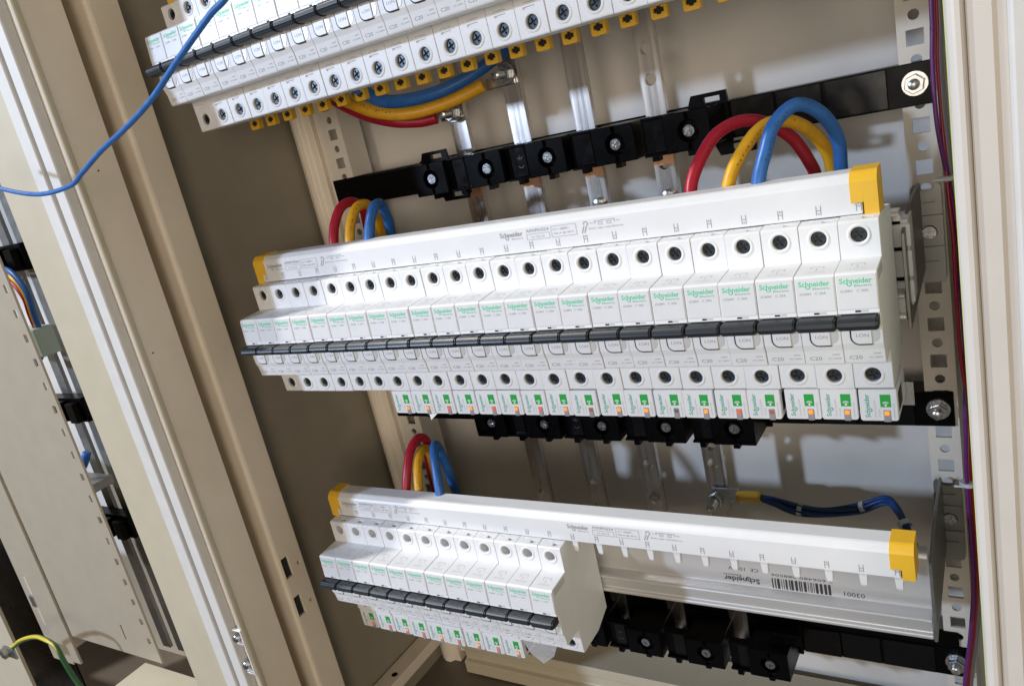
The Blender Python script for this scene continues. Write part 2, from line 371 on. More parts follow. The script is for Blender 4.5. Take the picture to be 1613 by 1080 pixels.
# ------------------------------------------------------------------ circuit breaker
HX = 8.9
PROF = [(9, 7.6), (1.0, 7.0), (0, 6.2), (0, -11), (-19.3, -12.3), (-20.2, -13.0), (-21.2, -31.6), (-19.0, -32.4), (-18.6, -47), (-17.2, -50.5), (-16.2, -57.4), (-15.4, -58.2),
        (0.6, -57.4), (1.6, -77.6), (2.4, -78.2), (26, -77.4), (44, -70), (44, 4.6)]
def make_breaker(name, label, deep):
    t = thing(name, label, 'circuit breaker', (0, 0, 0), 'circuit breakers in three rows')
    b = NB(); X0, X1 = .14, 17.86; n = len(PROF)
    a = [b.verts.new((X0, y, z)) for y, z in PROF]; c = [b.verts.new((X1, y, z)) for y, z in PROF]
    b.faces.new(a); b.faces.new(c[::-1])
    for i in range(n):
        p, q = Vector((0, *PROF[i])), Vector((0, *PROF[(i + 1) % n])); d = q - p; L = d.length; d.normalize()
        inw = Vector((0, -d.z, d.y))                                # towards the inside of the body
        if inw.dot(Vector((0, 20, -35)) - (p + q) / 2) < 0: inw = -inw
        f = lambda u, v, w, p=p, d=d, inw=inw: tuple(Vector((u, 0, 0)) + p + d * v + inw * w)
        holes = None
        if i == 2: holes = [(ring(HX, 6.2, 3.8, 22), 4.6 if not deep else 11, True)]
        if i == 12:
            holes = [(ring(HX, 13.2, 3.8, 22), 4.6, True)] + [([(5.2, v), (12.2, v), (12.2, v + .9), (5.2, v + .9)], 1.2, True) for v in (3.2, 5.5)]
        if i == 0: holes = [([(10.6, 3.4), (14.8, 3.4), (14.8, 6.2), (10.6, 6.2)], 1.6, True), ([(3.4, 1.6), (7.6, 1.6), (7.6, 2.4), (3.4, 2.4)], .6, True)]
        if holes: face_holes(b, [(X0, 0), (X1, 0), (X1, L), (X0, L)], holes, f)
        else: b.faces.new((a[i], a[(i + 1) % n], c[(i + 1) % n], c[i]))
    body = finish(b, 'body', M['white'], t, bevel=.22)
    # raised rims round the screw holes
    for zc, y0, nm in ((0, 0.0, 'rim'), (-70.6, 1.25, 'rim')):
        b = NB(); lo = []
        for r, y in ((3.72, .5), (3.8, -.2), (4.7, -.5), (5.5, .02), (5.6, .3)): lo.append([b.verts.new((x, y + y0, z)) for x, z in ring(HX, zc, r, 24)])
        for p, q in zip(lo, lo[1:]):
            for i in range(24): b.faces.new((p[i], p[(i + 1) % 24], q[(i + 1) % 24], q[i]))
        finish(b, nm, M['white'], t, smooth='all', recalc=False)
    # screws with a crossed recess
    for zc, y0 in ((0, 1.7 if not deep else 9.2), (-70.6, 2.6)):
        b = NB(); w, l = .55, 2.3
        cross = [(w, w), (l, w), (l, -w), (w, -w), (w, -l), (-w, -l), (-w, -w), (-l, -w), (-l, w), (-w, w), (-w, l), (w, l)]
        an = random.uniform(.2, 1.3); cs, sn = math.cos(an), math.sin(an)
        cr = [(HX + x * cs - z * sn, zc + x * sn + z * cs) for x, z in cross]
        face_holes(b, ring(HX, zc, 3.3, 20), [(cr, 1.3, True)], lambda u, v, d: (u, y0 + d, v))
        lo = [[b.verts.new((x, y, z)) for x, z in ring(HX, zc, r, 20)] for r, y in ((3.3, y0), (3.68, y0 + .6), (3.68, y0 + 2))]
        for p, q in zip(lo, lo[1:]):
            for i in range(20): b.faces.new((p[i], p[(i + 1) % 20], q[(i + 1) % 20], q[i]))
        finish(b, 'screw', M['screw'], t)
    # label plate
    ly = lambda z: -20.2 - (-13.0 - z) / 18.6 * 1.0
    b = NB(); prism_x(b, [(ly(-13.4) - .35, -13.4), (ly(-29.4) - .35, -29.4), (ly(-29.4) + .3, -29.4), (ly(-13.4) + .3, -13.4)], .55, 17.45)
    plate = finish(b, 'label_plate', M['label'], t, bevel=.12)
    f = lambda u, v: (u, ly(v) - .42, v)
    b = NB(); add_text(b, 'Schneider', 1.9, -17.35, 13.8, f, h=2.55, bold=.018); add_arc(b, 6.1, -17.55, 1.15, .48, 150, 390, f, 12); flat(b, 'logo_print', M['green'], plate)
    b = NB(); add_text(b, 'Electric', 8.2, -18.9, 7.4, f, h=.95); flat(b, 'electric_print', M['tealp'], plate)
    b = NB(); add_text(b, 'iC60H', 2.2, -21.3, 4.9, f, h=1.15); add_text(b, 'C 20A', 9.0, -21.3, 4.9, f, h=1.15); flat(b, 'rating_print', M['grey'], plate)
    b = NB(); box(b, 7.6, 13.2, ly(-30.4) - .06, ly(-30.4) + .3, -31.0, -30.0); finish(b, 'indicator_window', M['lens'], t)
    b = NB(); box(b, 7.6, 10.0, ly(-30.4) - .10, ly(-30.4) + .3, -30.95, -30.05); finish(b, 'indicator_slot', M['dark'], t)
    f = lambda u, v: (u, v, -11.0 - (-v) / 19.3 * 1.3 + .06)
    b = NB(); add_rect(b, 6, 12, -8.2, -7.9, f); add_rect(b, 6, 6.3, -11, -8.2, f); add_rect(b, 8.8, 9.1, -13.5, -10, f); add_rect(b, 11.7, 12, -11, -8.2, f); add_text(b, 'NF C 61-410', 5, -15.6, 8, f, h=.9); flat(b, 'diagram_print', M['lgrey'], t)
    # side clip window (seen on end units)
    b = NB(); prism_x(b, [(-2.5, -12.4), (-17.5, -13.2), (-18.2, -17.6), (-3.2, -17.0)], 17.8, 17.93); finish(b, 'side_window', M['lens'], t)
    # toggle, ribbed along its length
    tp = [(-17.5, -32.5), (-24.5, -31.9)]
    for k in range(9):
        a_ = math.radians(80 - k * 17); rr = 3.25 + (.12 if k % 2 else -.10)
        tp.append((-25.4 - rr * math.cos(a_), -35.1 + rr * math.sin(a_)))
    tp += [(-24.5, -38.4), (-17.5, -38.0)]
    b = NB(); prism_x(b, tp, 1.0, 16.6); tg = finish(b, 'toggle', M['toggle'], t, bevel=.1, angle=40)
    tq = [(-25 + (y + 25) * .84, -35.1 + (z + 35.1) * .80) for y, z in tp]
    b = NB(); prism_x(b, tq, .35, 17.3); finish(b, 'collar', M['toggle'], tg)
    # on flag in its rounded opening
    def flagshape(e): return [(4.6 - e, -37.6), (4.6 - e, -43.6 - e * .4)] + [(8.0 - (3.4 + e) * math.cos(a), -43.6 - (3.4 + e) * math.sin(a)) for a in [math.pi / 2 * k / 5 for k in range(1, 6)]] + [(13.2, -47.0 - e), (13.2, -37.6)]
    b = NB(); prism_y(b, flagshape(.75), -19.0, -18.2); finish(b, 'flag_gap', M['dark'], t)
    b = NB(); prism_y(b, flagshape(0), -19.5, -18.3); fl = finish(b, 'on_flag', M['flag'], t, bevel=.18)
    b = NB(); prism_y(b, [(13.7, -37.6)] + [(13.9 + 2.8 * math.sin(x), -42.0 + 4.4 * math.cos(x)) for x in [math.pi * k / 10 for k in range(1, 10)]] + [(13.7, -46.4)], -18.93, -18.2); finish(b, 'side_lens', M['lens'], t)
    f = lambda u, v: (u, -19.56, v)
    b = NB(); add_text(b, 'I.ON', 6.6, -43.6, 5.4, f, h=1.7); flat(b, 'flag_print', M['grey'], fl)
    f = lambda u, v: (u, -17.2 + (-50.5 - v) / 6.9 * 1.0 - .06, v)
    b = NB(); add_text(b, 'C20', 2.4, -55.4, 5.6, f, h=1.9, bold=.004); add_text(b, '6000', 13.0, -52.9, 3.2, f, h=.8)
    add_text(b, 'IEC 60898', 11.0, -54.9, 5.6, f, h=.7); flat(b, 'rating_print', M['grey'], t)
    return t
brk = make_breaker('circuit_breaker', '', False)
brkd = make_breaker('circuit_breaker', '', True)
# first row units also carry a yellow shield under the rear terminal
shield_bm = NB()
cr = [(-1.3, 2.1), (1.3, 2.1), (1.3, 1.2), (2.9, 1.2), (2.9, -1.2), (1.3, -1.2), (1.3, -2.1), (-1.3, -2.1), (-1.3, -1.2), (-2.9, -1.2), (-2.9, 1.2), (-1.3, 1.2)]
face_holes(shield_bm, [(-4.6, -3.6), (-3.6, -4.4), (3.6, -4.4), (4.6, -3.6), (4.6, 4.4), (-4.6, 4.4)], [(cr, 4, True)], lambda u, v, d: (9 + u - 1.5, 44.0 + d, -78.6 + v))
oo = [(-4.6, -3.6), (-3.6, -4.4), (3.6, -4.4), (4.6, -3.6), (4.6, 4.4), (-4.6, 4.4)]
va = [shield_bm.verts.new((7.5 + u, 44.0, -78.6 + v)) for u, v in oo]; vb = [shield_bm.verts.new((7.5 + u, 48.5, -78.6 + v)) for u, v in oo]
for i in range(6): shield_bm.faces.new((va[i], va[(i + 1) % 6], vb[(i + 1) % 6], vb[i]))
brk1 = dup(brk, (0, 0, 0), '')
sh_ = finish(shield_bm, 'terminal_shield', M['yellow'], brk1, bevel=.15)
b = NB(); box(b, 4.2, 10.8, 45.2, 47.9, -81.2, -76.2); finish(b, 'opening_shade', M['dark'], sh_)  # dark box added inside the cross opening for its shade
ROWS = [(-2.7, 200.9, 22, 'top', brk1), (0.0, 0.0, 24, 'middle', brk), (3.6, -199.7, 12, 'bottom', brkd)]
def jit(a): return math.radians(random.uniform(-a, a))
for dx, dz, n, nm, src in ROWS:
    for k in range(n):
        x = dx + 18 * k - (.10 if k % 3 == 2 else 0) + random.uniform(-.05, .05)
        lab = 'white %s black-toggle circuit breaker from the left in the %s row' % (ORD[k], nm)
        if nm == 'bottom' and k == n - 1: lab = 'white circuit breaker at the right end of the bottom row, its side bare'
        if nm == 'middle' and k == n - 1: lab = 'white circuit breaker at the right end of the middle row'
        loc = (x, random.uniform(-.18, .18), dz + random.uniform(-.15, .15)); rot = (jit(.25), 0, jit(.2))
        o = dup(src, loc, lab, rot)
for src in (brk, brkd, brk1):
    for ch in list(src.children_recursive): bpy.data.objects.remove(ch)
    bpy.data.objects.remove(src)

# ------------------------------------------------------------------ wireless sensors under the breakers
def make_sensor():
    t = thing('energy_sensor', '', 'sensor', (0, 0, 0), 'wireless sensors under the breakers')
    b = NB(); F = 2.2
    o2 = [(.25, -78.6), (17.7, -78.6), (17.7, -94.8), (16.9, -95.6), (1.0, -95.6), (.25, -94.8)]
    prism_y(b, o2, F, 34); body = finish(b, 'body', M['white'], t, bevel=.35)
    f = lambda u, v: (u, F - .06, v)
    b = NB(); add_text(b, 'Schneider', 4.9, -93.6, 12.6, f, h=2.3, bold=.015, rot=90); add_arc(b, 5.1, -89.6, 1.0, .45, 240, 480, f, 10); flat(b, 'logo_print', M['tealp'], body)
    b = NB(); add_text(b, 'PowerTag M63', 7.9, -93.4, 9.0, f, h=1.0, rot=90); add_text(b, '1P 230V', 9.6, -93.4, 4.5, f, h=.7, rot=90); add_text(b, 'A9MEM1520', 16.3, -94, 8.0, f, h=.7, rot=90); flat(b, 'type_print', M['lgrey'], body)
    b = NB(); box(b, 9.9, 14.7, F - .12, F + .2, -88.0, -81.3); sq = finish(b, 'wireless_badge', M['gsq'], t)
    f = lambda u, v: (u, F - .2, v)
    b = NB()
    for r in (2.0, 1.35): add_arc(b, 12.3, -87.0, r, .34, 40, 140, f, 8)
    add_arc(b, 12.3, -87.0, .55, .54, 0, 360, f, 10); flat(b, 'wave_print', M['whitep'], sq)
    b = NB(); box(b, 11.0, 14.2, F - .5, F + .5, -96.0, -89.6); finish(b, 'light_pipe', M['pipe'], t, bevel=.3)
    b = NB(); box(b, 11.5, 13.7, F - .9, F + .4, -92.3, -90.1); finish(b, 'indicator_lamp', M['lit'], t, bevel=.35)
    b = NB(); box(b, 17.72, 17.8, 6, 20, -92, -82); finish(b, 'side_recess', M['dark'], t)
    return t
sens = make_sensor()
state2 = ['lit', 'lit', 'litr', 'lit', 'litr', 'lit', 'litr', 'lit', 'dim', 'lit', 'lit', 'off', 'lit', 'litr', 'dim', 'lit', 'lit', 'lit']
state3 = ['litr', 'litr', 'lit', 'litr', 'lit', 'litr', 'lit', 'litr', 'lit']
WORD = {'lit': 'bright orange lamp', 'litr': 'reddish lamp', 'dim': 'nearly dark lamp', 'off': 'unlit grey lamp'}
def clone_mat(o, m):
    for ch in o.children:
        if ch.name.startswith('indicator_lamp'):
            ch.material_slots[0].link = 'OBJECT'; ch.material_slots[0].material = m
for dx, dz, k0, st, nm in ((0, 0, 6, state2, 'middle'), (3.6, -199.7, 0, state3, 'bottom')):
    for i, s_ in enumerate(st):
        x = dx + 18 * (k0 + i) + random.uniform(-.15, .15)
        if nm == 'middle': x += -.9 if i < 15 else .5
        lab = 'small white wireless sensor with %s, %s from the left under the %s row' % (WORD[s_], ORD[i], nm)
        o = dup(sens, (x, random.uniform(-.2, .2), dz + random.uniform(-.15, .15)), lab, (jit(.2), jit(.3), jit(.2)))
        clone_mat(o, M[s_])
for ch in list(sens.children_recursive): bpy.data.objects.remove(ch)
bpy.data.objects.remove(sens)

# ------------------------------------------------------------------ comb busbars
def comb(dx, dz, label, teeth):
    t = thing('comb_busbar', label, 'comb busbar', (dx, 0, dz))
    PR = [(8.7, 8.0), (8.9, 22.8), (9.6, 24.4), (12.0, 26.6), (13.2, 27.2), (24, 27.6), (24, 8.0)]
    b = NB(); prism_x(b, PR, 4.8, 424.2); finish(b, 'housing', M['comb'], t, bevel=.35)
    def cap(prof_x):
        b = NB(); P2 = [(8.1, 7.4), (8.2, 23.2), (9.0, 25.0), (11.6, 27.3), (13.0, 27.9), (25, 28.3), (25, 7.4)]
        prism_x(b, P2, *prof_x[0])
        if len(prof_x) > 1: prism_x(b, [(8.1, 13.6), (8.2, 23.2), (9.0, 25.0), (11.6, 27.3), (13.0, 27.9), (25, 28.3), (25, 13.6)], *prof_x[1])
        return finish(b, 'end_cap', M['yellow'], t, bevel=.3)
    cap([(-1.2, 5.6), (5.6, 9.6)]); cap([(425.0, 431.4), (419.4, 425.0)])
    b = NB(); f = lambda u, v: (u, 8.62, v)
    for k in range(24):
        x = 9 + 18 * k - .4
        add_rect(b, x - 1.2, x - .88, 9.6, 14.2, f); add_rect(b, x + .88, x + 1.2, 9.6, 14.2, f); add_rect(b, x - .88, x + .88, 11.7, 12.05, f)
        add_arc(b, x, 13.4 if k % 2 else 10.3, .5, .25, 0, 360, f, 8)
    for x0 in (13, 222):
        add_text(b, 'Schneider', x0, 18.2, 16, f, h=3.0, bold=.01); add_arc(b, x0 + 4.8, 17.6, 1.2, .45, 150, 390, f, 10); add_text(b, 'Electric', x0 + 8, 16.4, 8, f, h=1.0)
        add_text(b, 'A9XPH324', x0 + 18.6, 19.6, 15.5, f, h=1.9); add_frame(b, x0 + 18.6, x0 + 34.2, 15.0, 18.6, .22, f); add_text(b, 'L1 L2 L3', x0 + 22, 16.1, 8.5, f, h=1.3)
        add_frame(b, x0 + 35.6, x0 + 52, 15.0, 21.6, .22, f); add_text(b, 'U = 500V~', x0 + 37, 18.9, 11, f, h=1.3); add_text(b, '100 A @ 40\u00b0C', x0 + 37, 16.3, 13.4, f, h=1.4)
        # pliers pictogram
        for du in (0, 1.6):
            b.faces.new([b.verts.new(f(x0 + 55 + p + du, q)) for p, q in ((0, 15.2), (.5, 15.2), (2.2, 19.2), (1.7, 19.2))])
        add_arc(b, x0 + 58.2, 20.4, 1.5, .45, -60, 200, f, 10)
        # bridge pictogram and its caption
        u = x0 + 64
        add_rect(b, u, u + 12, 21.2, 21.5, f); add_rect(b, u - .2, u + .1, 19.8, 21.5, f); add_rect(b, u + 11.9, u + 12.2, 19.8, 21.5, f)
        add_frame(b, u + 2, u + 4.6, 19.0, 20.6, .25, f); add_frame(b, u + 7.4, u + 10, 19.0, 20.6, .25, f); add_rect(b, u - 3.4, u - 1, 20.2, 20.45, f); add_rect(b, u + 13, u + 15.4, 20.2, 20.45, f)
        add_text(b, 'End caps mandatory', u - 4, 16.6, 21, f, h=1.25)
    flat(b, 'marking_print', M['grey'], t)
    if teeth:
        for k in range(12, 24):
            b = NB(); x = 9 + 18 * k
            a = [b.verts.new((x + u, y, 8.1)) for u, y in ((-2.3, 9.4), (2.3, 9.4), (2.3, 13.4), (-2.3, 13.4))]
            c = [b.verts.new((x + u, y, 0.4)) for u, y in ((-1.7, 9.9), (1.7, 9.9), (1.7, 12.9), (-1.7, 12.9))]
            d = [b.verts.new((x + u, y, -1.0)) for u, y in ((-1.0, 10.5), (1.0, 10.5), (1.0, 12.3), (-1.0, 12.3))]
            for p, q in ((a, c), (c, d)):
                for i in range(4): b.faces.new((p[i], p[(i + 1) % 4], q[(i + 1) % 4], q[i]))
            b.faces.new(a); b.faces.new(d[::-1]); finish(b, 'tooth', M['comb'], t, bevel=.25)
comb(-2.7, 200.9, 'white comb busbar cut by the top edge of the photo, above the top row', False)
comb(0, 0, 'white comb busbar with yellow end caps along the middle row', False)
comb(1.5, -199.7, 'white comb busbar with yellow end caps and bare white teeth, above the bottom row', True)

# ------------------------------------------------------------------ mounting rails with brackets
def rail(dx, dz, label, full):
    t = thing('mounting_rail', label, 'rail', (dx, 0, dz))
    b = NB()
    P = [(52, -3), (52, -41), (46, -43), (44.4, -44), (44.2, -45), (46, -46.2), (46.5, -53.5), (44.6, -55), (44.4, -56.8), (46, -58), (55, -58), (55, 0), (46, 0), (44.5, -1.2), (44.5, -2.6)]
    prism_x(b, P, -4, 435); finish(b, 'extrusion', M['alu'], t, bevel=.4)
    if full:
        f = lambda u, v: (u, 51.93, v)
        b = NB(); add_text(b, 'Schneider', 334, -35.4, 24, f, h=4.0, bold=.02, rot=180); add_arc(b, 326.6, -36, 1.6, .6, -30, 210, f, 10); add_text(b, 'Electric', 322, -33.4, 12, f, h=1.6, rot=180)
        x = 342.0; random.seed(3)
        while x < 378:
            w = random.choice((.4, .8, 1.2, 1.6)); add_rect(b, x, x + w, -40.6, -33, f); x += w + random.choice((.4, .8, 1.0))
        add_text(b, '3 606480 088506', 380, -29.6, 38, f, h=1.8, rot=180); add_text(b, '03001', 398, -36.6, 12, f, h=3.2, rot=180); add_text(b, 'CE  1000V', 334, -27.6, 20, f, h=2.6, rot=180)
        flat(b, 'marking_print', M['blackp'], t)
    return t
rail(0, 200.9, 'aluminium mounting rail behind the top row of breakers', False)
rail(0, 0, 'aluminium mounting rail behind the middle row of breakers', False)
rail(0, -199.7, 'aluminium mounting rail with barcode sticker at the bottom right', True)
def bracket(dz, label):
    t = thing('rail_bracket', label, 'bracket', (440, 138, dz))
    b = NB()
    prism_x(b, [(-95, 1), (-95, 52), (-60, 60), (-3, 60), (-3, 8)], -4.6, -2.8)
    finish(b, 'side_plate', M['galv'], t, bevel=.3)
    b = NB(); holes = [(ring(.6, 30, 4.4, 18), 1.5, True), ([(-3.6, 48), (4.6, 48), (4.6, 50), (-3.6, 50)], 1.4, True), ([(-3.6, 12), (4.6, 12), (4.6, 17), (-3.6, 17)], 1.4, True)]
    outl = [(-8, 2), (-5.5, -1), (7, -1), (8.2, 2), (8.2, 57), (6.2, 60)] + [(.2 + 5.2 * math.cos(a), 60 - 5.2 * math.sin(a)) for a in [math.pi * k / 10 for k in range(1, 10)]] + [(-6, 60), (-8, 57)]
    face_holes(b, outl, holes, lambda u, v, d: (u, -4 + d, v))
    box(b, -8, 8.2, -2.5, -2.4, 2, 56)
    box(b, -8, 8.2, -6.2, -4.05, 39.4, 40.6); box(b, -8, 8.2, -6.2, -4.05, 20.6, 21.6)
    finish(b, 'foot_plate', M['galv'], t)
    b = NB(); w, l = .8, 2.4
    cross = [(w, w), (l, w), (l, -w), (w, -w), (w, -l), (-w, -l), (-w, -w), (-l, -w), (-l, w), (-w, w), (-w, l), (w, l)]
    face_holes(b, ring(.6, 30, 3.9, 20), [([(x + .6, z + 30) for x, z in cross], 1.6, True)], lambda u, v, d: (u, -5.2 + d, v))
    lo = [[b.verts.new((x, y, z)) for x, z in ring(.6, 30, r, 20)] for r, y in ((3.9, -5.2), (4.1, -4.2), (4.1, -2.6))]
    for p, q in zip(lo, lo[1:]):
        for i in range(20): b.faces.new((p[i], p[(i + 1) % 20], q[(i + 1) % 20], q[i]))
    finish(b, 'screw', M['steel'], t)
bracket(-63, 'grey metal rail bracket with screw at the right end of the middle row')
bracket(-258, 'grey metal rail bracket with screw at the right end of the bottom row')
bracket(138, 'grey metal rail bracket at the right end of the top row')

# ------------------------------------------------------------------ vertical busbars and black supports
def hexn(bm, cx, cz, r, y0, y1, ph=0.0): prism_y(bm, ring(cx, cz, r, 6, ph), y0, y1)
def nutset(parent, cx, cz, y, s=1.0, stud=9.0):
    b = NB(); lathe_y(b, cx, cz, [(6.0 * s, y - 1.4), (6.2 * s, y - 1.1), (6.2 * s, y)], 22); finish(b, 'washer', M['steel'], parent, smooth=True)
    b = NB(); hexn(b, cx, cz, 4.9 * s, y - 5.6 * s, y - 1.4, .35); finish(b, 'nut', M['steel'], parent, bevel=.35)
    b = NB(); pr = []; yy = y - 5.6 * s - stud + 1
    pr.append((1.9 * s, yy - .6))
    while yy < y - 5.4 * s: pr += [(2.6 * s, yy), (2.25 * s, yy + .45)]; yy += .9
    lathe_y(b, cx, cz, pr, 16); finish(b, 'stud', M['steel'], parent, smooth=True)
BARX = [126.0, 179.0, 231.5, 284.5]
BARH = [[-230.5, -256, 140, 165], [-215.7, -240, 145, 165], [-197, 140, 160, -266, -285], [109, 89, 33.4, -179.3, -194.2, -322.2, 150]]
BARN = ['leftmost tinned flat busbar, bolted to the red cable', 'tinned flat busbar second from the left, bolted to the yellow cable', 'tinned flat busbar third from the left, bright streak above the black support',
        'rightmost tinned flat busbar with open round holes and blue bundle bolted on']
bars = []
for i, x in enumerate(BARX):
    t = thing('vertical_busbar', BARN[i], 'busbar', (x, 132, -356), 'vertical busbars'); bars.append(t)
    b = NB(); w = 7.4; z0 = -356
    face_holes(b, [(-w, z0), (w, z0), (w, ZT - 60), (-w, ZT - 60)], [(ring(0, z, 4.1, 18), 5.0, False) for z in BARH[i]], lambda u, v, d: (u, d, v - z0))
    face_holes(b, [(-w, z0), (w, z0), (w, ZT - 60), (-w, ZT - 60)], [(ring(0, z, 4.1, 18), 0, False) for z in BARH[i]], lambda u, v, d: (u, 5, v - z0))
    h = ZT - 60 - z0
    for s in (-w, w): b.faces.new([b.verts.new(p) for p in ((s, 0, 0), (s, 5, 0), (s, 5, h), (s, 0, h))])
    b.faces.new([b.verts.new(p) for p in ((-w, 0, 0), (w, 0, 0), (w, 5, 0), (-w, 5, 0))])
    finish(b, 'bar', M['tin'], t)
    b = NB(); box(b, -w - .03, w + .03, -.06, 2, 32.5 + 356, 42 + 356); finish(b, 'copper_band', M['copper'], t)
def barbolt(i, z, stud=9.0, s=1.0): nutset(bars[i], 0, z + 356, -3.2, s, stud)
barbolt(0, 98.0, 10, 1.2); barbolt(1, 115.5, 10, 1.2); barbolt(3, -221.5, 11, 1.2)
for i, z in ((2, 13.4), (3, 12.2), (2, -228.4), (0, -252)):
    b = NB(); lathe_y(b, 0, z + 356, [(3.4, -3.6), (4.2, -3.0), (4.2, 0)], 18); finish(b, 'bolt_head', M['steel'], bars[i], smooth=True)

SCX = [112.0, 163.0, 214.0, 265.5, 315.5]
FY = -38.0
def support(zc, label, bolts):
    t = thing('busbar_support', label, 'busbar support', (200, 138, zc))
    ox = -200
    b = NB(); box(b, -24 + ox, 447 + ox, 0, 20, -12.5, 11.5); finish(b, 'beam', M['black'], t, bevel=.5)
    b = NB(); box(b, 78 + ox, 332 + ox, -3, -.05, -14, 13); finish(b, 'base_plate', M['black'], t, bevel=.4)
    for k, x in enumerate(SCX):
        b = NB(); z0, z1 = -12, 12
        face_holes(b, [(x - 16 + ox, z0), (x + 14 + ox, z0), (x + 14 + ox, z1), (x - 16 + ox, z1)], [(ring(x + ox, 0, 6.8, 22), 7, True), ([(x - 1 + ox, 7.6), (x + 1 + ox, 7.6), (x + 1 + ox, 11), (x - 1 + ox, 11)], 3, True), ([(x - 1 + ox, -11), (x + 1 + ox, -11), (x + 1 + ox, -7.6), (x - 1 + ox, -7.6)], 3, True)], lambda u, v, d: (u, FY + d, v))
        o2 = [(x - 16 + ox, z0), (x + 14 + ox, z0), (x + 14 + ox, z1), (x - 16 + ox, z1)]
        va = [b.verts.new((u, FY, v)) for u, v in o2]; vb = [b.verts.new((u, -.1, v)) for u, v in o2]
        for i in range(4): b.faces.new((va[i], va[(i + 1) % 4], vb[(i + 1) % 4], vb[i]))
        bl = finish(b, 'clamp_block', M['black'], t, bevel=.5)
        b = NB(); cs = .75; w, l = .5, 2.0
        cross = [(w, w), (l, w), (l, -w), (w, -w), (w, -l), (-w, -l), (-w, -w), (-l, -w), (-l, w), (-w, w), (-w, l), (w, l)]
        face_holes(b, ring(x + ox, 0, 3.6, 18), [([(q + x + ox, r) for q, r in cross], 1.0, True)], lambda u, v, d: (u, FY + .8 + d, v))
        lo = [[b.verts.new((u, y, v)) for u, v in ring(x + ox, 0, r, 18)] for r, y in ((3.6, FY + .8), (4.2, FY + 2), (4.2, FY + 7))]
        for p, q in zip(lo, lo[1:]):
            for i in range(18): b.faces.new((p[i], p[(i + 1) % 18], q[(i + 1) % 18], q[i]))
        finish(b, 'screw', M['midsteel'], bl)
    for k, x in enumerate(BARX):
        b = NB(); x += 11; box(b, x - 12 + ox, x + 11 + ox, FY + 6, FY + 9.6, -11.5, 11.6); box(b, x - 12 + ox, x + 11 + ox, FY + 4, FY + 11, 10.6, 12.4); box(b, x - 12 + ox, x + 11 + ox, FY + 2.5, FY + 30, -12.4, -10.6)
        cv = finish(b, 'bar_cover', M['black'], t, bevel=.4)
        b = NB(); box(b, x - 5 + ox, x + 4.5 + ox, FY + 5.2, FY + 6.95, -10.4, 10.4); pl = finish(b, 'insert_plate', M['blackg'], cv, bevel=.25)
        if k == 1:
            f = lambda u, v: (u, FY + 5.1, v); b = NB()
            for z in (2.8, -3.4): add_arc(b, x - .3 + ox, z + 1.4, 2.5, .7, 200, 340, f, 8)
            add_rect(b, x - .6 + ox, x + ox, 2.4, 4.4, f); flat(b, 'marking_print', M['blackp'], pl)
    def hook(x, s):
        b = NB(); z0, z1 = (12, 19.5) if s > 0 else (-19.5, -12)
        P = [(x - 13 + ox, z0 if s > 0 else z1), (x + 13 + ox, z0 if s > 0 else z1), (x + 12 + ox, z1 if s > 0 else z0), (x - 10 + ox, z1 if s > 0 else z0)]
        face_holes(b, P, [([(x - 2 + ox, 13.5 * s), (x + 8 + ox, 13.5 * s), (x + 8 + ox, 17 * s), (x - 2 + ox, 17 * s)], 3, False)], lambda u, v, d: (u, FY + 12 + d, v))
        va = [b.verts.new((u, FY + 12, v)) for u, v in P]; vb = [b.verts.new((u, FY + 15, v)) for u, v in P]
        for i in range(4): b.faces.new((va[i], va[(i + 1) % 4], vb[(i + 1) % 4], vb[i]))
        finish(b, 'hook', M['black'], t)
    hook(110, 1); hook(326, 1)
    if zc > 0: hook(122, -1); hook(340, -1)
    for x in (112, 138, 163, 189, 214, 240, 265, 291, 315):
        b = NB(); box(b, x - 2.2 + ox, x + 2.2 + ox, FY + 2, FY + 9, -15.5, -12.1); finish(b, 'foot', M['black'], t)
    b = NB(); box(b, 333 + ox, 360 + ox, -2, 0, -11.6, 10.8); box(b, 361 + ox, 388 + ox, -1.2, 0, -11.6, 10.8); box(b, 390 + ox, 424 + ox, -1.2, 0, -11.6, 10.8); finish(b, 'raised_face', M['blackg'], t, bevel=.4)
    b = NB(); box(b, 20 + ox, 76 + ox, -6, -.05, -11.4, 10.6); finish(b, 'left_step', M['black'], t, bevel=.4)
    if zc < -200:
        b = NB(); box(b, 70 + ox, 440 + ox, .3, 3, 11.6, 24); finish(b, 'rear_plate', M['black'], t, bevel=.4)
    for x in bolts: nutset(t, x + ox, 0, 0, 1.15, 5)
    return t
support(54, 'upper long black busbar support with round screws, above the middle row', (438.5,))
support(-150, 'middle long black busbar support, partly hidden under the middle row', (438.0,))
support(-347, 'lowest long black busbar support, under the aluminium rail', (437.5,))

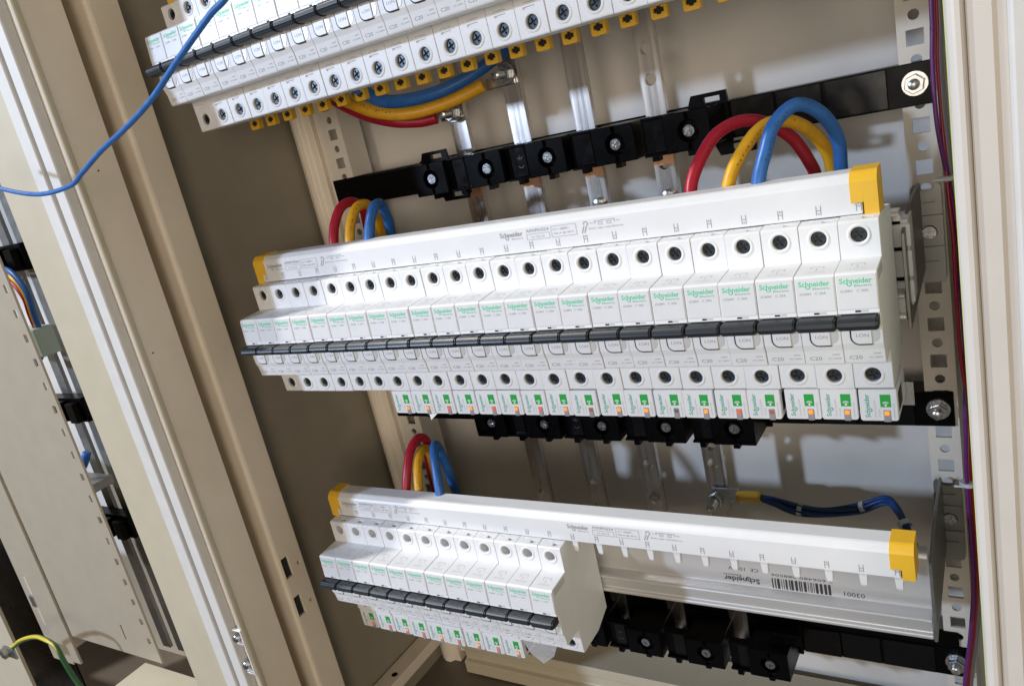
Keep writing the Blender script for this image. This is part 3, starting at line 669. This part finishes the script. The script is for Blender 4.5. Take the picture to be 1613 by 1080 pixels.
# ------------------------------------------------------------------ cables
PATHS = []
def cable(name, label, pts, r, m, group=None, lug=False):
    o0 = pts[0]; t = None
    b = NB(); tube(b, [Vector(p) for p in spline(pts, 10)], r, 16)
    PATHS.append((label, pts, r, m))
    if not lug:
        return tag(finish(b, name, M[m], smooth='all'), label, 'cable', group)
    t = thing(name, label, 'cable', (0, 0, 0), group)
    sh = finish(b, 'sheath', M[m], t, smooth='all')
    # worn dark marking along the sheath
    sp_ = spline(pts, 40); b = NB(); L = len(sp_); i = int(L * .22); rg = random.Random(label)
    while i < L * .55:
        p = sp_[i]; tt = (sp_[i + 1] - sp_[i - 1]).normalized(); side = Vector((.75, -.6, .2)); side = (side - tt * side.dot(tt)).normalized(); w = tt.cross(side)
        for k in range(rg.choice((0, 1, 1, 2))):
            a0 = rg.uniform(-.25, .1); a1 = a0 + rg.uniform(.12, .3); l0 = rg.uniform(-.5, .3); l1 = l0 + rg.uniform(.3, .8); q = r + .04
            b.faces.new([b.verts.new(p + tt * l + (side * math.cos(a) + w * math.sin(a)) * q) for l, a in ((l0, a0), (l1, a0), (l1, a1), (l0, a1))])
        i += rg.choice((4, 5, 6))
    if len(b.faces): flat(b, 'marking_print', M['blackp'], sh)
    return t
RR = [(338.0, 22.0, 12), (336.1, 30.0, 27.3), (338.9, 38.0, 38.7), (346.2, 52.0, 51.7), (355.6, 65.0, 56.0), (366.7, 75.0, 53.1), (378.8, 85.0, 41.5), (386.4, 90.0, 25.1), (389.1, 92.0, 11.5), (391, 94, -30)]
YR = [(355, 26, 12), (356.0, 30.0, 24.5), (360.4, 38.0, 37.7), (370.4, 52.0, 50.9), (381.6, 62.0, 52.6), (391.3, 75.0, 44.1), (397.3, 85.0, 29.5), (398.5, 88.0, 12.7), (399, 90, -30)]
BR = [(373.5, 20, 12), (374.4, 22.0, 26.8), (378.3, 28.0, 41.3), (382.7, 36.0, 53.9), (392.6, 45.0, 60.6), (402.3, 55.0, 52.8), (407.0, 65.0, 37.6), (406.2, 70.0, 18.3), (406, 72, -30)]
RL = [(68.7, 24, 12), (68.7, 26.0, 26.5), (68.5, 32.0, 39.2), (69.8, 42.0, 50.1), (70.0, 55.0, 51.6), (68.4, 66.0, 43.7), (62.9, 72.0, 28.1), (60, 75, -20)]
YL = [(84.7, 24, 12), (84.7, 26.0, 27.1), (85.1, 32.0, 39.6), (84.9, 42.0, 48.1), (83.4, 55.0, 47.9), (77.3, 68.0, 37.2), (72.9, 74.0, 20.5), (70, 77, -20)]
BL = [(106, 20, 12), (106.3, 22.0, 26.7), (107.6, 28.0, 40.0), (107.0, 36.0, 47.4), (104.4, 46.0, 47.0), (98.5, 56.0, 34.8), (92.8, 62.0, 19.7), (90, 66, -20)]
R3 = [(69, 24, -190), (69.7, 26.0, -178.6), (71.1, 32.0, -162.0), (70.9, 42.0, -148.6), (70.8, 55.0, -142.6), (69.2, 66.0, -150.9), (59.9, 72.0, -174.9), (56, 75, -215)]
Y3 = [(84, 24, -190), (83.3, 26.0, -178.7), (81.5, 32.0, -164.1), (78.4, 42.0, -153.8), (73.9, 55.0, -151.6), (68.9, 66.0, -162.5), (60.3, 74.0, -200.2), (58, 76, -225)]
B3 = [(109, 20, -190), (108.3, 22.0, -174.5), (105.3, 28.0, -157.8), (100.7, 36.0, -145.9), (95.5, 46.0, -142.9), (90.5, 56.0, -156.5), (88.4, 64.0, -201.5), (88, 66, -230)]
G = 'thick power cables looping behind the breakers'
for pts, m, c, w in ((RR, 'red', 'red', 'right end of the middle row'), (YR, 'ylw', 'yellow', 'right end of the middle row'), (BR, 'blue', 'blue', 'right end of the middle row'),
                     (RL, 'red', 'red', 'left end of the middle row'), (YL, 'ylw', 'yellow', 'left end of the middle row'), (BL, 'blue', 'blue', 'left end of the middle row'),
                     (R3, 'red', 'red', 'left end of the bottom row'), (Y3, 'ylw', 'yellow', 'left end of the bottom row'), (B3, 'blue', 'blue', 'left end of the bottom row')):
    cable('power_cable', 'thick %s cable looping up behind the %s' % (c, w), pts, 3.55, m, G, True)
RT = [(78, 48, 140), (72.0, 60.0, 128.3), (70.6, 75.0, 119.4), (74.7, 92.0, 109.7), (84.3, 108.0, 101.7), (100.6, 118.0, 97.5), (114.0, 123.0, 97.2)]
YT = [(92, 42, 142), (84.8, 50.0, 128.8), (84.3, 70.0, 118.1), (93.1, 85.0, 108.9), (110.2, 100.0, 104.0), (135.8, 115.0, 105.8), (161.1, 124.0, 111.5)]
BT = [(112, 38, 142), (110.4, 45.0, 128.3), (114.9, 62.0, 116.0), (122.7, 80.0, 112.7), (138.6, 98.0, 113.6), (159.0, 112.0, 119.3), (181.2, 120.0, 128.7), (205, 122, 142)]
for pts, m, c, nb in ((RT, 'red', 'red', 0), (YT, 'ylw', 'yellow', 1)):
    t = cable('power_cable', 'thick %s cable sagging under the top row to a bolted lug' % c, pts, 4.7, m, G, True)
    e = Vector(pts[-1]); x = BARX[nb]
    b = NB(); ez = e.z; box(b, e.x - 1, x + 5, 128.9, 131.7, ez - 4, ez + 4); finish(b, 'lug', M['steel'], t, bevel=.5)
cable('power_cable', 'thick blue cable sagging behind the yellow shields of the top row', BT, 4.7, 'blue', G)
# slim blue wire across the foreground
FG = [(262, -153, 172), (226.8, -150.0, 156.0), (210.2, -148.0, 151.8), (179.0, -145.0, 140.9), (147.0, -140.0, 130.5), (114.0, -135.0, 122.7), (79.0, -130.0, 116.1), (48.5, -126.0, 108.3), (28.4, -124.0, 103.3), (-10.7, -122.0, 103.5), (-54.3, -120.0, 112.9), (-105.1, -118.0, 128.9)]
cable('blue_wire', 'slim blue wire dangling across the upper left in front of everything', FG, 1.4, 'blue')
# bundle of dark blue wires
bt = thing('wire_bundle', 'tied bundle of dark blue wires bolted to the rightmost busbar by a yellow sleeve', 'wire bundle', (0, 0, 0))
BD = [(318.7, 122.0, -214.9), (328.2, 120.0, -215.6), (345.9, 118.0, -220.2), (365.6, 116.0, -219.8), (389.4, 112.0, -211.9), (406.2, 108.0, -202.0), (413.3, 100.0, -202.8), (418.4, 92.0, -209.1), (424.3, 80.0, -216.1), (427.3, 72.0, -224), (427, 66, -240)]
random.seed(11)
for k in range(7):
    a = 2 * math.pi * k / 6; r = 0 if k == 6 else 2.4; pp = []
    for i, p in enumerate(BD):
        a2 = a + i * .35; j = random.uniform(-.35, .35); s = .55 if i < 1 else (1.25 if i in (2, 4) else 1)
        pp.append((p[0], p[1] + r * s * math.cos(a2) + j, p[2] + r * s * math.sin(a2) + j))
    b = NB(); tube(b, spline(pp, 8), 1.35, 8); finish(b, 'wire', M['navy'], bt, smooth='all')
b = NB(); tube(b, spline([(303, 124.5, -217.0), (311, 123.4, -215.6), (321, 121.8, -214.8)], 4), 4.2, 14); finish(b, 'sleeve', M['yellow'], bt, smooth='all')
b = NB(); box(b, 281, 303, 127.6, 129.6, -225, -213); finish(b, 'lug', M['steel'], bt, bevel=.4)
sp = spline(BD, 8)
for i in (17, 33, 56):
    p = sp[i]; d = (sp[i + 1] - sp[i - 1]).normalized()
    b = NB(); tube(b, [p - d * 1.6, p + d * 1.6], 4.3, 14); finish(b, 'cable_tie', M['tie'], bt)
# wires climbing the right side
PU = [(452, 100, 330), (452, 100, 200), (452.0, 100.0, 95.9), (450.9, 100.0, 64.7), (450.7, 100.0, 31.9), (452.9, 100.0, -2.7), (455.2, 100.0, -31.5), (454.7, 100.0, -57.2), (454.4, 100.0, -99.3), (454.8, 100.0, -139.5), (454.0, 100.0, -181.8), (454.0, 100.0, -221.6), (453.1, 100.0, -254.0), (449.8, 100.0, -293.0), (444.8, 100.0, -334.3), (440, 100, -400)]
for off, r, m, lab in (((0, 0), 1.2, 'violet', 'violet wire climbing beside the right perforated upright'), ((1.4, -2.4), 1.1, 'crim', 'crimson wire climbing beside the violet one at the right wall'), ((3.2, 3.2), 1.9, 'sleevegrey', 'grey sleeve climbing behind the violet and crimson wires')):
    pts = []
    for i, (x, y, z) in enumerate(PU):
        q = 1.9 if m != 'sleevegrey' else 0
        w_ = max(0, min(1, (30 - z) / 50)) - max(0, min(1, (-95 - z) / 50)); a = math.pi * w_ + (math.pi if m == 'crim' else 0)
        pts.append((x + (off[0] if not q else 1.2 - q * .55 * math.cos(a)) + .4 * math.sin(i * 1.7), y + (off[1] if not q else -q * math.cos(a)), z))
    b = NB(); tube(b, spline(pts, 8), r, 12); tag(finish(b, 'side_wire', M[m], smooth='all'), lab, 'wire')
for z, lab in ((4, 'white cable tie round the side wires, above the middle bracket'), (-182, 'white cable tie round the side wires, above the bottom bracket')):
    b = NB(); tube(b, [(454.5, 100, z - 1.2), (454.5, 100, z + 1.2)], 4.9, 16); box(b, 447, 455, 95, 96, z - .7, z + .7); tag(finish(b, 'cable_tie', M['tie'], bevel=.3), lab, 'cable tie')

# ------------------------------------------------------------------ odds and ends
tb = thing('terminal_block', 'pale ribbed terminal block beside the right end of the middle row', 'terminal block', (434, 62, -30))
b = NB(); box(b, -6, 4, -10, 12, -22, 24); box(b, -6, 5, -12, -10, -20, -8); box(b, -6, 5, -12, -10, -6, 8); box(b, -6, 5, -12, -10, 10, 22); finish(b, 'body', M['label'], tb, bevel=.6)
b = NB(); box(b, -5, 3, -9, 8, -27, -22.1); finish(b, 'blue_base', M['navy'], tb)
b = NB(); box(b, 423, 438, 20, 20.6, -95, -82.5); tag(finish(b, 'clear_flap', M['film']), 'translucent plastic flap at the lower right of the middle row', 'flap')
b = NB()
v = [b.verts.new(p) for p in ((166, 4, -279.8), (197, 6, -275), (190, 5, -290), (181, 3, -296.5), (172, 3, -290))]; b.faces.new(v)
r_ = bmesh.ops.extrude_face_region(b, geom=list(b.faces)); bmesh.ops.translate(b, verts=[g for g in r_['geom'] if isinstance(g, bmesh.types.BMVert)], vec=(0, .5, 0))
tag(finish(b, 'clear_flap', M['film']), 'translucent plastic tab hanging under the bottom row', 'flap')
b = NB(); v = [b.verts.new(p) for p in ((135, 4, -95.5), (143, 4, -95.7), (136, 3, -101))]; b.faces.new(v)
r_ = bmesh.ops.extrude_face_region(b, geom=list(b.faces)); bmesh.ops.translate(b, verts=[g for g in r_['geom'] if isinstance(g, bmesh.types.BMVert)], vec=(0, .4, 0))
tag(finish(b, 'paper_scrap', M['whitep']), 'small white pointed scrap hanging under the middle row sensors', 'scrap')

# ------------------------------------------------------------------ neighbouring cabinet contents
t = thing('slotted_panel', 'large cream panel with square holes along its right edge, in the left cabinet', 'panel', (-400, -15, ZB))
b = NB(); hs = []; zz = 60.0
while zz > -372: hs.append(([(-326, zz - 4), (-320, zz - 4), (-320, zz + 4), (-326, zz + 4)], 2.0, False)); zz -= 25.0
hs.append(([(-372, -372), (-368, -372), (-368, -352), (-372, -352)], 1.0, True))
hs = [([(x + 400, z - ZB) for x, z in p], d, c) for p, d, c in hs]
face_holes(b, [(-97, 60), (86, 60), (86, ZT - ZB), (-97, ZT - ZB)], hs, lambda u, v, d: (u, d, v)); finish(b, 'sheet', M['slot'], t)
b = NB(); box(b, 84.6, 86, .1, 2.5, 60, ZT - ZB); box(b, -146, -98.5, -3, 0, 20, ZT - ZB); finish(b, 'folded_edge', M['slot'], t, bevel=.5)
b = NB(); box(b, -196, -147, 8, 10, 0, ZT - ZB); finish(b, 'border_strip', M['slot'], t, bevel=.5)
b = NB(); box(b, -170, -147, 4, 7.9, 60, 130); finish(b, 'hinge_leaf', M['cream2'], t)
b = NB(); box(b, -168, -158, 0, 3.9, 90, 106); finish(b, 'hinge_clip', M['steel'], t, bevel=.5)
pl = slab('door_panel', M['cream2'], -880, -662, -20, -16, ZB - 100, -330); tag(pl, 'cream sheet at the far left edge behind the earth wire', 'panel')
dk = slab('gap_shade_plate', M['black'], -760, -600, 14, 16, ZB - 100, -195); tag(dk, 'added black plate for the shade in the gap between two cream panels at lower left', 'plate')  # plate added behind the gap to keep it dark
brl = thing('bottom_rail', 'cream bottom rail of the left cabinet, seen under the slotted panel', 'rail', (-250, -30, -404))
b = NB(); box(b, -110, 108, -22, 20, -14, 0); finish(b, 'profile', M['cream2'], brl, bevel=.8)
for k, (x, lab) in enumerate(((-612, 'left'), (-575, 'right'))):
    b = NB(); box(b, x - 9, x + 9, 140, 145, ZB - 100, ZT - 60); tag(finish(b, 'vertical_busbar', M['galv']), 'grey vertical busbar in the left cabinet, %s of two' % lab, 'busbar')
for z, lab in ((52, 'upper'), (-155, 'middle'), (-330, 'lower')):
    b = NB(); box(b, -700, -545, 122, 139, z - 17, z + 17); box(b, -610, -580, 112, 122, z - 13, z + 14); box(b, -570, -552, 112, 122, z - 15, z + 12)
    tag(finish(b, 'busbar_support', M['black'], bevel=.6), '%s black busbar support seen through the gap in the left cabinet' % lab, 'busbar support')
wb = thing('terminal_block', 'pale green terminal block in the left cabinet gap', 'terminal block', (-568, 104, -52))
b = NB(); box(b, -40, 38, -12, 12, -18, 18); finish(b, 'body', M['block'], wb, bevel=1)
b = NB(); box(b, -8, 20, -16, -12.1, -12, 14); finish(b, 'cover', M['label'], wb, bevel=.8)
for k in range(4):
    b = NB(); box(b, -15, -9, -15, -12.1, -13 + k * 7, -9 + k * 7); finish(b, 'clamp', M['galv'], wb)
for m, c, dx, r in (('blue', 'blue', 0, 3.4), ('ylw', 'yellow', -7, 2.6), ('red', 'red', -13, 2.6)):
    k = {0: 0, -7: 1, -13: 2}[dx]; e = 6.5 * k
    pts = [(-640, 108, 40 - e), (-600, 106, 47 - e), (-572 - e * .3, 104, 45 - e), (-545 - e * .6, 102, 36 - e), (-526 - e * .9, 100, 12 - e * .6), (-528 - e * .9, 100, -16), (-540 - e * .6, 104, -45)]
    b = NB(); tube(b, spline(pts, 8), r, 12); tag(finish(b, 'power_cable', M[m], smooth='all'), '%s cable arching in the left cabinet gap' % c, 'cable')
for z, lab in ((-78, 'under the pale green block'), (-232, 'above the lower support')):
    pts = [(-640, 105, z + 6), (-610, 102, z), (-590, 100, z - 6), (-565, 102, z + 4), (-552, 108, z + 22)]
    b = NB(); tube(b, spline(pts, 8), 5.5, 12); tag(finish(b, 'power_cable', M['blue'], smooth='all'), 'short blue cable in the left cabinet, %s' % lab, 'cable')
b = NB(); box(b, -700, -545, 80, 125, -262, -250); tag(finish(b, 'shelf_plate', M['galv'], bevel=.6), 'grey shelf plate in the left cabinet gap', 'plate')
ew = thing('earth_wire', 'green and yellow earth wire with ring lug at the bottom left corner', 'earth wire', (0, 0, 0))
PE = [(-545, -60, -383), (-532.6, -60.0, -377.3), (-510, -62, -366), (-488.2, -62.0, -357.6), (-465, -62, -351), (-447.1, -62.0, -349.5), (-424.0, -62.0, -355.0), (-419.0, -62.0, -375.6), (-416.5, -60.0, -400.7), (-408.3, -58.0, -425.4)]
sp = spline(PE, 8)
b = NB(); tube(b, sp, 2.7, 14); finish(b, 'sheath', M['earthg'], ew, smooth='all')
b = NB(); tube(b, [p + Vector((0, -1.0, 1.0)) for p in sp], lambda t: 2.1 if t < .62 else 1.7, 10); finish(b, 'yellow_stripe', M['earthy'], ew, smooth='all')
b = NB(); box(b, -566, -540, -63, -60, -398, -384); finish(b, 'lug', M['steel'], ew, bevel=.6)
b = NB(); lathe_y(b, -560, -391, [(4, -69), (7, -68), (7, -63)], 6); finish(b, 'nut', M['steel'], ew)
print('objects', len(bpy.data.objects))
